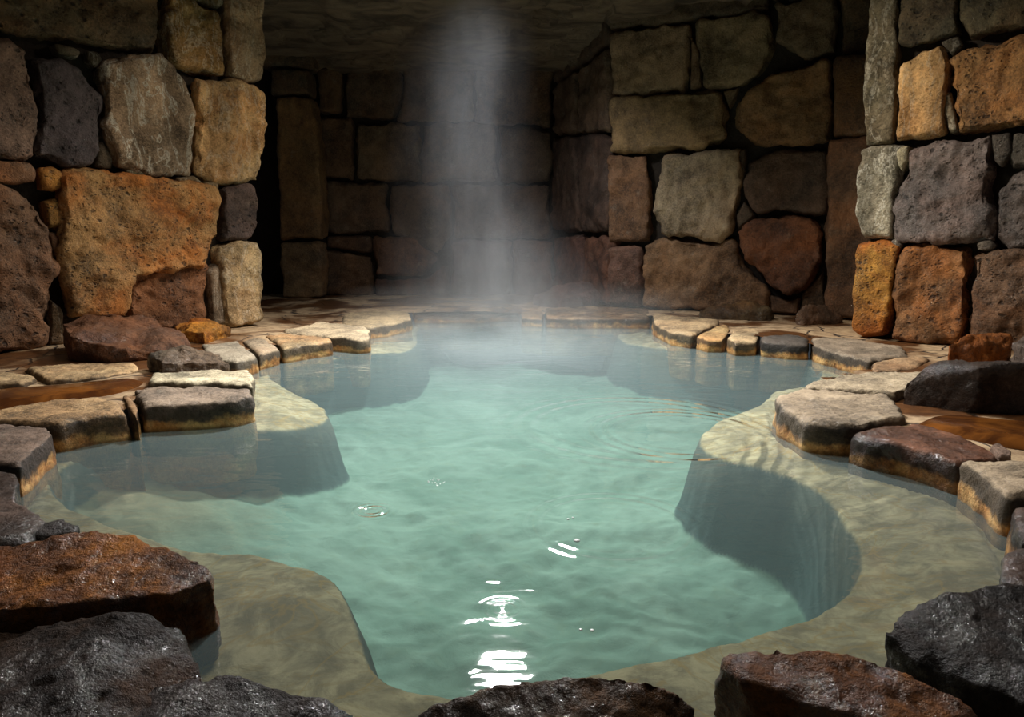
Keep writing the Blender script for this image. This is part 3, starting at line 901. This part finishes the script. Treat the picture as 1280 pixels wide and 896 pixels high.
# ------------------------------------------------------------------ rim slabs
T = 0.14
SLABS = [
    # left rim, far to near
    ('rim_stone', [(430, 391), (470, 388), (511, 388), (516, 398), (485, 405), (455, 408), (425, 405)], .13, (170, 148, 112), 'small tan rim stone at far left bend of pool', 'slab', 0),
    ('rim_stone', [(352, 410), (400, 402), (448, 404), (463, 411), (462, 422), (430, 424), (414, 420), (360, 424)], .13, (184, 164, 132), 'pale rounded rim stone jutting out at far left corner of pool', 'slab', 0),
    ('rim_stone', [(330, 418), (372, 412), (413, 416), (416, 425), (380, 430), (352, 434), (340, 428)], .13, (176, 150, 110), 'tan rim stone beside pale rounded corner stone', 'slab', .3),
    ('rim_stone', [(300, 424), (338, 419), (352, 425), (351, 434), (322, 442), (306, 436)], .13, (160, 142, 116), 'narrow grey tan rim stone in middle of left coping row', 'slab', .1),
    ('rim_stone', [(250, 428), (300, 424), (318, 434), (321, 444), (296, 450), (262, 447)], .13, (150, 138, 118), 'grey rim stone behind flat grey rock on left', 'slab', .0),
    ('flat_slab', [(190, 466), (250, 461), (312, 461), (318, 470), (316, 480), (250, 484), (200, 482), (183, 474)], .16, (206, 192, 160), 'pale cream thin slab lying above the dark faced left rim slab', 'slab', 0),
    ('rim_slab', [(165, 484), (215, 476), (300, 474), (316, 483), (317, 494), (290, 500), (240, 503), (178, 506)], .145, (140, 122, 104), 'thick grey brown rim slab with black front below pale cream slab', 'slab', 0),
    ('rim_stone', [(148, 492), (162, 490), (174, 508), (172, 518), (160, 514)], .13, (150, 118, 82), 'narrow tan wedge stone between two big left rim slabs', 'slab', .2),
    ('rim_slab', [(-20, 512), (60, 499), (125, 493), (156, 503), (160, 513), (110, 520), (70, 528), (-20, 524)], .145, (178, 146, 104), 'long sandy tan rim slab with dark front at left', 'slab', .15),
    ('rim_slab', [(-60, 532), (20, 526), (62, 530), (68, 540), (50, 556), (22, 580), (-60, 576)], .14, (112, 92, 78), 'dark brown grey rim slab over ochre band at left frame edge', 'slab', 0),
    ('rim_slab', [(-80, 580), (10, 580), (22, 586), (26, 600), (22, 622), (60, 650), (40, 668), (-80, 690)], .12, (82, 66, 58), 'dark damp rim slab behind rusty front rock on left', 'wetslab', 0),
    # far rim
    ('rim_stone', [(515, 386), (570, 381), (640, 382), (650, 393), (600, 397), (545, 397), (518, 397)], .07, (120, 100, 78), 'long low wet rim stone at far end below the steam', 'wetslab', .1),
    ('rim_stone', [(648, 382), (676, 381), (680, 391), (678, 398), (652, 397)], .10, (150, 124, 92), 'short brown rim stone left of purple back rock', 'slab', .1),
    ('rim_stone', [(681, 384), (740, 382), (812, 386), (815, 397), (760, 397), (700, 397), (682, 396)], .12, (150, 126, 96), 'long brown rim stone in front of purple back rock', 'wetslab', .1),
    # right rim, far to near
    ('rim_stone', [(812, 391), (850, 394), (900, 398), (898, 412), (866, 418), (838, 414), (818, 404)], .13, (176, 150, 112), 'sandy rim stone at far right bend of pool', 'slab', .1),
    ('rim_stone', [(866, 408), (908, 404), (918, 414), (906, 423), (884, 423), (868, 419)], .12, (190, 158, 108), 'pale ochre rim stone beside the far right bend', 'slab', .4),
    ('rim_stone', [(906, 412), (945, 408), (952, 416), (946, 426), (918, 427), (906, 421)], .12, (196, 172, 132), 'creamy rim stone next to black topped rim stone', 'slab', .2),
    ('rim_stone', [(950, 419), (985, 416), (1012, 420), (1014, 430), (985, 429), (952, 426)], .13, (84, 76, 68), 'black topped rim stone on far right coping', 'slab', 0),
    ('rim_slab', [(1012, 422), (1060, 420), (1130, 432), (1140, 446), (1088, 450), (1050, 440), (1016, 431)], .13, (140, 124, 104), 'long grey curved rim slab before mustard corner block', 'slab', 0),
    ('rim_stone', [(1088, 446), (1120, 441), (1165, 446), (1150, 456), (1118, 462), (1090, 462)], .13, (160, 130, 96), 'small tan brown rim stone at end of curved grey slab', 'slab', .2),
    ('flat_slab', [(1005, 478), (1050, 468), (1100, 462), (1160, 462), (1150, 478), (1120, 490), (1060, 488), (1010, 488)], .15, (176, 158, 130), 'pale cream rear slab beside big wet boulder on right', 'slab', 0),
    ('rim_slab', [(968, 494), (1000, 484), (1060, 481), (1110, 488), (1128, 506), (1138, 522), (1100, 530), (1055, 530), (1010, 525), (975, 510)], .15, (156, 138, 114), 'large pale rim slab jutting into pool on right', 'slab', 0),
    ('rim_slab', [(1062, 540), (1085, 533), (1140, 524), (1200, 540), (1256, 566), (1248, 578), (1195, 576), (1130, 556), (1085, 548)], .135, (124, 88, 70), 'red brown rim slab with rough dark front on right', 'wetslab', .15),
    ('rim_slab', [(1198, 574), (1240, 570), (1310, 574), (1310, 620), (1275, 622), (1258, 616), (1230, 592)], .15, (150, 132, 108), 'grey tan rim slab over pale ochre band at right', 'slab', 0),
    ('rim_slab', [(1264, 626), (1310, 622), (1340, 640), (1340, 690), (1282, 672), (1264, 648)], .13, (88, 68, 58), 'dark brown rim slab at right frame edge below grey one', 'wetslab', 0),
    ('flat_stone', [(1252, 690), (1290, 676), (1340, 690), (1340, 735), (1268, 735), (1250, 716)], .10, (84, 64, 54), 'small dark damp stone at right edge above black wet rock', 'wetslab', 0),
    # loose flagstones on the floor
    ('flagstone', [(30, 458), (100, 452), (170, 453), (176, 462), (120, 470), (58, 474)], .13, (196, 166, 122), 'flat sandy flagstone in front of big left boulder', 'slab', .2),
    ('flagstone', [(-40, 464), (16, 462), (46, 470), (28, 477), (-40, 480)], .13, (186, 160, 120), 'flat tan flagstone at left frame edge', 'slab', .1),
]
OUTLINES = settle([[P(x, y, sl[2]).xy for x, y in sl[1]] for sl in SLABS])
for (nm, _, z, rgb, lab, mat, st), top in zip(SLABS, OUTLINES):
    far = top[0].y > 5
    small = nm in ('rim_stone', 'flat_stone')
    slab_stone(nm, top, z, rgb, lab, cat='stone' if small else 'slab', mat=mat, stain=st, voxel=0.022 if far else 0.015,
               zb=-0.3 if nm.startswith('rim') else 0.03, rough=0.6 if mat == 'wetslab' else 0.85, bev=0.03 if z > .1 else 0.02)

# ------------------------------------------------------------------ loose rocks
boulder('boulder', [(74, 402, .32), (105, 390, .38), (150, 387, .40), (190, 393, .36), (235, 425, .2), (200, 436, .18), (160, 436, .2), (84, 418, .30)], .06,
        (112, 76, 52), 'big brown boulder lying below the rust orange wall block', stain=.3, mat='damp', spread=1.03)
boulder('small_rock', [(218, 408, .2), (240, 398, .26), (262, 397, .27), (283, 408, .2), (288, 413, .15), (255, 415, .2), (225, 415, .18)], .07,
        (190, 128, 44), 'small bright ochre orange rock below left wall', stain=.9, mat='damp', spread=1.04, voxel=.012)
boulder('flat_rock', [(186, 442, .22), (215, 432, .26), (235, 431, .26), (270, 440, .2), (288, 454, .14), (245, 452, .18), (200, 452, .2)], .06,
        (112, 98, 80), 'flat grey brown rock between big brown boulder and cream slab', stain=.1, mat='damp', spread=1.03, voxel=.013)
boulder('rock', [(1182, 430, .24), (1200, 418, .30), (1235, 413, .31), (1268, 416, .30), (1262, 432, .22), (1220, 434, .22), (1188, 436, .2)], .05,
        (170, 102, 44), 'wet rust orange rock at foot of right wall', stain=.7, mat='damp', spread=1.03)
boulder('rock', [(1264, 430, .30), (1280, 414, .36), (1310, 412, .36), (1320, 440, .3), (1280, 452, .2), (1266, 450, .2)], .05,
        (112, 98, 88), 'grey rock cut by right frame edge beside rust orange rock', stain=.0, mat='damp', spread=1.03)
boulder('boulder', [(1128, 480, .20), (1150, 458, .30), (1165, 448, .34), (1215, 449, .36), (1280, 452, .36), (1310, 462, .32), (1310, 490, .2), (1225, 458, .34), (1190, 495, .16), (1140, 490, .16)], .06,
        (104, 92, 84), 'big dark grey wet boulder with black shaded side on right', stain=.05, mat='wet', spread=1.02, rough=.6)
boulder('rock', [(668, 371, .2), (690, 357, .34), (715, 350, .42), (740, 351, .40), (749, 363, .3), (745, 370, .22), (700, 373, .22)], .06,
        (100, 76, 68), 'purple brown rock on far floor right of steam', stain=.1, mat='damp', spread=1.03, voxel=.02)
boulder('flat_rock', [(872, 386, .20), (905, 377, .28), (940, 375, .29), (966, 384, .24), (968, 390, .17), (920, 391, .18)], .05,
        (98, 80, 52), 'low flat olive brown rock below bulging round wall boulder', stain=.2, mat='damp', spread=1.03, voxel=.02)
boulder('rock', [(994, 388, .24), (1012, 378, .31), (1030, 379, .29), (1054, 395, .16), (1048, 400, .13), (1005, 399, .16)], .05,
        (84, 68, 54), 'dark brown rock at foot of the reddish pillar', stain=.1, mat='damp', spread=1.03, voxel=.018, rough=.45)
boulder('pebble', [(1238, 556, .155), (1248, 552, .16), (1264, 562, .16), (1264, 568, .155), (1250, 566, .155)], .115,
        (132, 108, 92), 'small grey pebble on red brown right rim slab', cat='pebble', stain=0, mat='damp', spread=1.05, voxel=.006, rough=.15)

# foreground rocks
boulder('boulder', [(-60, 690, .16), (20, 680, .17), (70, 672, .18), (118, 664, .18), (170, 670, .17), (225, 690, .16), (262, 706, .15), (266, 722, .14), (215, 740, .13), (160, 736, .13), (90, 752, .12), (20, 760, .12), (-60, 760, .12)], -.10,
        (150, 88, 30), 'large wet rust brown boulder with flat top at front left', stain=.75, mat='wet', spread=1.04, voxel=.009, rough=.38)
boulder('boulder', [(-80, 800, .05), (60, 785, .10), (150, 764, .13), (190, 762, .12), (225, 790, .08), (262, 850, .04), (240, 905, .02), (100, 930, .06), (-80, 940, .06)], -.12,
        (34, 24, 18), 'black brown glistening boulder in front left corner', stain=.1, mat='wet', spread=1.03, voxel=.009, rough=.45)
boulder('rock', [(130, 880, .04), (200, 848, .07), (270, 842, .06), (350, 860, .05), (420, 876, .02), (450, 892, .0), (380, 940, .0), (150, 950, .03)], -.12,
        (46, 42, 42), 'low slate grey wet rock along bottom left edge', stain=.05, mat='wet', spread=1.02, voxel=.009, rough=.38)
boulder('rock', [(40, 656, .10), (75, 649, .11), (102, 654, .10), (94, 664, .09), (34, 672, .10), (14, 668, .10)], -.1,
        (72, 66, 64), 'small dark wet rock behind large rust brown boulder', stain=0, mat='wet', spread=1.02, voxel=.009, rough=.38)
boulder('rock', [(520, 888, .04), (560, 872, .08), (620, 855, .11), (700, 844, .13), (780, 842, .13), (840, 856, .11), (872, 880, .06), (860, 930, .04), (700, 950, .06), (540, 940, .03)], -.12,
        (80, 58, 38), 'domed grey brown rock with white glints at bottom center', stain=.25, mat='wet', spread=1.02, voxel=.009, rough=.35)
boulder('boulder', [(900, 822, .12), (935, 810, .14), (1000, 808, .15), (1060, 812, .15), (1130, 838, .14), (1200, 868, .12), (1230, 892, .1), (1150, 930, .1), (1020, 880, .12), (930, 850, .12), (895, 838, .10)], -.12,
        (142, 88, 38), 'wet rust brown boulder at bottom right of frame', stain=.6, mat='wet', spread=1.02, voxel=.009, rough=.38)
boulder('boulder', [(1106, 790, .09), (1130, 762, .12), (1180, 740, .15), (1240, 730, .16), (1320, 732, .16), (1400, 780, .14), (1400, 880, .1), (1290, 880, .08), (1200, 850, .07), (1120, 812, .07)], -.12,
        (21, 17, 16), 'black glossy wet boulder in bottom right corner', stain=.05, mat='wet', spread=1.02, voxel=.009, rough=.38)

# puddles on the floor
mp = bpy.data.materials.new('rusty puddle')
N = NT(mp)
pos = N.n('NewGeometry').outputs['Position']
n1 = N.noise(pos, 5.0, 5.0, 0.6, 0.8)
b = N.n('BsdfPrincipled', ins={'Base Color': N.mix(N.step(n1, .35, .65), srgb(70, 38, 18), srgb(124, 74, 30)), 'Roughness': 0.16})
bp = N.n('Bump', ins={'Strength': 0.25, 'Distance': 0.02, 'Height': n1})
N.t.links.new(bp.outputs[0], b.inputs['Normal'])
N.out(b.outputs[0])


def puddle(px, z, label):
    pts = [P(x, y, z) for x, y in px]
    a = smooth_poly(np.array([(p.x, p.y) for p in pts]), 2)
    n = len(a)
    c = a.mean(0)
    vs = [(c[0], c[1], z + .006)] + [(p[0] * .8 + c[0] * .2, p[1] * .8 + c[1] * .2, z + .006) for p in a] + [(p[0], p[1], z - .03) for p in a]
    fs = [(0, 1 + i, 1 + (i + 1) % n) for i in range(n)] + [(1 + i, 1 + n + i, 1 + n + (i + 1) % n, 1 + (i + 1) % n) for i in range(n)]
    o = link_mesh('puddle', vs, fs, mp)
    tag(o, label, 'puddle')


puddle([(-40, 488), (60, 482), (130, 475), (176, 470), (190, 474), (160, 487), (120, 492), (50, 500), (-40, 510)], .125, 'rust brown puddle between left flagstones and sandy tan slab')
puddle([(1140, 522), (1180, 515), (1240, 522), (1320, 528), (1320, 556), (1262, 552), (1215, 545), (1165, 536)], .135, 'orange brown puddle in front of big dark grey boulder')

# bubbles on the water
mbub = bpy.data.materials.new('foam bubble')
N = NT(mbub)
lw = N.n('LayerWeight', ins={'Blend': 0.4}).outputs['Facing']
b = N.n('BsdfPrincipled', ins={'Base Color': N.mix(lw, (0.95, 0.97, 0.96), (0.75, 0.85, 0.83)), 'Roughness': 0.15, 'Coat Weight': 0.6})
N.out(b.outputs[0])


def dome(r, h, seg=14, rings=5):
    vs, fs = [(0, 0, h)], []
    for j in range(1, rings + 1):
        a = j / rings * math.pi / 2
        for i in range(seg):
            t = 2 * math.pi * i / seg
            vs.append((r * math.sin(a) * math.cos(t), r * math.sin(a) * math.sin(t), h * math.cos(a)))
    for i in range(seg):
        fs.append((0, 1 + i, 1 + (i + 1) % seg))
    for j in range(rings - 1):
        for i in range(seg):
            a = 1 + j * seg + i; b_ = 1 + j * seg + (i + 1) % seg
            fs.append((a, a + seg, b_ + seg, b_))
    fs.append(tuple(reversed(range(1 + (rings - 1) * seg, 1 + rings * seg))))
    return vs, fs


bub_me = None
rb = random.Random(3)


def bubble(px, py, r, label, group):
    global bub_me
    if bub_me is None:
        vs, fs = dome(1.0, 0.55)
        o = link_mesh('bubble', vs, fs, mbub, base=Vector((0, 0, 0)))
        bub_me = o
    else:
        o = bub_me.copy(); COL.objects.link(o)
    p = P(px, py, 0)
    o.location = (p.x, p.y, 0.0005)
    o.scale = (r, r, r)
    tag(o, label, 'bubble', group)


for k in range(16):
    a = rb.uniform(0, 6.28); q = rb.uniform(.25, 1) * 11
    bubble(545 + q * math.cos(a) * 1.1, 602 + q * math.sin(a) * .45, rb.uniform(.0022, .0042), 'tiny white bubble in the cluster on the water left of centre', 'bubbles clustered left of centre')
bubble(710, 649, .006, 'small white bubble inside the wide ripple ring, upper of three', None)
bubble(716, 647, .0045, 'smallest white bubble inside the wide ripple ring, touching the upper one', None)
bubble(721, 676, .011, 'flat white bubble inside the wide ripple ring, lowest of three', None)
bubble(726, 787, .005, 'left bubble of the small pair above the white glints near bottom center', None)
bubble(740, 788, .006, 'right bubble of the small pair above the white glints near bottom center', None)

# ------------------------------------------------------------------ steam
ms = bpy.data.materials.new('steam')
N = NT(ms)
pos = N.n('NewGeometry').outputs['Position']
sx = N.n('SeparateXYZ', ins={0: pos})
z = sx.outputs[2]
# axis of the column: drifts left as it rises
YS = 8.0
axx = N.m('ADD', N.m('MULTIPLY_ADD', N.step(z, 0.1, 1.9), -0.42, -0.10), N.m('MULTIPLY', N.step(z, 2.0, 3.4), 0.08))
rad = N.m('ADD', N.m('MULTIPLY_ADD', N.step(z, 0.0, 1.6, 1.0, 0.0), 0.48, 0.58), N.m('MULTIPLY', N.step(z, 0.0, 0.5, 1.0, 0.0), 0.2))
wn = N.n('TexNoise', ins={'Vector': N.scale(pos, 1.2, 1.2, 0.6), 'Scale': 1.6, 'Detail': 3.0}).outputs[1]
wx = N.n('SeparateXYZ', ins={0: wn})
dx = N.m('ADD', N.m('SUBTRACT', sx.outputs[0], axx), N.m('MULTIPLY_ADD', wx.outputs[0], 0.7, -0.35))
dy = N.m('ADD', N.m('SUBTRACT', sx.outputs[1], YS), N.m('MULTIPLY_ADD', wx.outputs[1], 0.4, -0.2))
rr = N.m('DIVIDE', N.m('ADD', N.m('MULTIPLY', dx, dx), N.m('MULTIPLY', N.m('MULTIPLY', dy, dy), 0.6)), N.m('MULTIPLY', rad, rad))
gss = N.m('EXPONENT', N.m('MULTIPLY', rr, -1.9))
wv = N.n('VectorMath', operation='ADD', ins={0: N.scale(pos, 2.6, 2.6, 0.55), 1: N.n('VectorMath', operation='SCALE', ins={0: wn, 3: 1.4}).outputs[0]}).outputs[0]
wis = N.step(N.noise(wv, 1.6, 5.0, 0.6, 0.3), 0.34, 0.68, 0.3, 1.35)
dens = N.m('MULTIPLY', N.m('MULTIPLY', gss, wis), N.m('MULTIPLY_ADD', N.step(z, 0.2, 1.4, 1.0, 0.0), 0.30, 0.31))
pv = N.n('VolumePrincipled', ins={'Color': (0.92, 0.93, 0.95, 1), 'Density': dens, 'Anisotropy': 0.15})
N.out(vol=pv.outputs[0])
vs, fs = [], []
SEG = 20
zs = [0.02, 0.25, 0.6, 1.0, 1.5, 2.0, 2.6, 3.42]
rads = [1.4, 1.4, 1.3, 1.15, 1.0, .85, .8, .8]
for zz_, r_ in zip(zs, rads):
    t = min(1, max(0, (zz_ - .1) / 1.8)); t = t * t * (3 - 2 * t)
    cx = -0.10 - 0.42 * t
    for i in range(SEG):
        a = 2 * math.pi * i / SEG
        vs.append((cx + r_ * math.cos(a), YS + r_ * math.sin(a), zz_))
for j in range(len(zs) - 1):
    for i in range(SEG):
        a, b_ = j * SEG + i, j * SEG + (i + 1) % SEG
        fs.append((a, b_, b_ + SEG, a + SEG))
fs.append(tuple(reversed(range(SEG)))); fs.append(tuple(range((len(zs) - 1) * SEG, len(zs) * SEG)))
steam = link_mesh('steam', vs, fs, ms)
tag(steam, 'tall wispy column of white steam rising from far end of pool', 'steam', kind='stuff')

mm = bpy.data.materials.new('mist')
N = NT(mm)
pos = N.n('NewGeometry').outputs['Position']
z = N.n('SeparateXYZ', ins={0: pos}).outputs[2]
nn = N.step(N.noise(N.scale(pos, .8, .8, 1.6), 1.5, 4.0, 0.55, 0.5), 0.36, 0.68, 0.1, 1.4)
lo = N.m('EXPONENT', N.m('MULTIPLY', z, -5.0))
oc = N.n('TexCoord').outputs['Object']
rad2 = N.n('VectorMath', operation='LENGTH', ins={0: N.scale(oc, 1 / 2.0, 1 / 1.9, 0.0)}).outputs['Value']
edge = N.step(rad2, 0.45, 1.0, 1.0, 0.0)
dens = N.m('MULTIPLY', N.m('MULTIPLY', nn, lo), N.m('MULTIPLY', edge, 0.28))
pv = N.n('VolumePrincipled', ins={'Color': (0.92, 0.94, 0.95, 1), 'Density': dens})
N.out(vol=pv.outputs[0])
vs, fs = [], []
for zz_, s_ in ((0.012, 1.0), (0.25, 1.0), (0.5, .8)):
    for i in range(32):
        a = 2 * math.pi * i / 32
        vs.append((0.1 + 2.0 * s_ * math.cos(a), 6.6 + 1.9 * s_ * math.sin(a), zz_))
for j in range(2):
    for i in range(32):
        a, b_ = j * 32 + i, j * 32 + (i + 1) % 32
        fs.append((a, b_, b_ + 32, a + 32))
fs.append(tuple(reversed(range(32)))); fs.append(tuple(range(64, 96)))
mist = link_mesh('mist', vs, fs, mm)
tag(mist, 'thin low mist drifting over the far pool surface', 'mist', kind='stuff')

# ------------------------------------------------------------------ light
def area(name, loc, aim, size, power, col, spread=180, shape='DISK'):
    l = bpy.data.lights.new(name, 'AREA')
    l.shape = shape; l.size = size; l.energy = power; l.color = col; l.spread = math.radians(spread)
    o = bpy.data.objects.new(name, l)
    COL.objects.link(o)
    o.location = loc
    o.rotation_euler = (Vector(aim) - Vector(loc)).to_track_quat('-Z', 'Y').to_euler()
    return o


def spot(name, loc, aim, angle, blend, power, col, radius=0.2):
    l = bpy.data.lights.new(name, 'SPOT')
    l.energy = power; l.color = col; l.spot_size = math.radians(angle); l.spot_blend = blend; l.shadow_soft_size = radius
    o = bpy.data.objects.new(name, l)
    COL.objects.link(o)
    o.location = loc
    o.rotation_euler = (Vector(aim) - Vector(loc)).to_track_quat('-Z', 'Y').to_euler()
    return o


# daylight through the two roof openings, with unseen fill lamps added for steam and walls
area('skylight_lamp', (HOLE[0], HOLE[1], 3.5), (0.0, 3.3, 0.0), 0.55, 270, (0.98, 0.97, 0.95), 130)
area('steam_fill', (HOLE[0] - 0.2, HOLE[1] + 0.2, 3.5), (-0.35, 8.2, 0.0), 0.4, 62, (0.95, 0.96, 1.0), 110)  # extra lamp added to brighten the steam and far water
area('opening_lamp', (0.0, 4.3, 3.9), (0.0, 3.6, 0.0), 1.2, 75, (1.0, 0.95, 0.86), 140)
spot('left_wall_fill', (0.7, 5.7, 3.45), (-2.75, 6.45, 1.25), 52, 0.9, 700, (1.0, 0.90, 0.74))  # unseen spot added to brighten the left wall
spot('right_wall_fill', (-0.7, 5.2, 3.45), (3.05, 5.95, 1.35), 46, 0.9, 560, (1.0, 0.90, 0.74))  # its counterpart, an unseen spot added for the right wall

w = bpy.data.worlds.new('world')
scene.world = w
w.use_nodes = True
bg = w.node_tree.nodes.get('Background') or w.node_tree.nodes.new('ShaderNodeBackground')
bg.inputs[0].default_value = (0.62, 0.70, 0.78, 1)
bg.inputs[1].default_value = 0.06

scene.view_settings.view_transform = 'Standard'
scene.view_settings.look = 'None'
scene.view_settings.exposure = 0.0
cy = scene.cycles
cy.use_denoising = True
cy.max_bounces = 6
cy.diffuse_bounces = 3
cy.glossy_bounces = 3
cy.transparent_max_bounces = 12
cy.volume_bounces = 1
cy.volume_step_rate = 3.0
cy.sample_clamp_indirect = 4.0
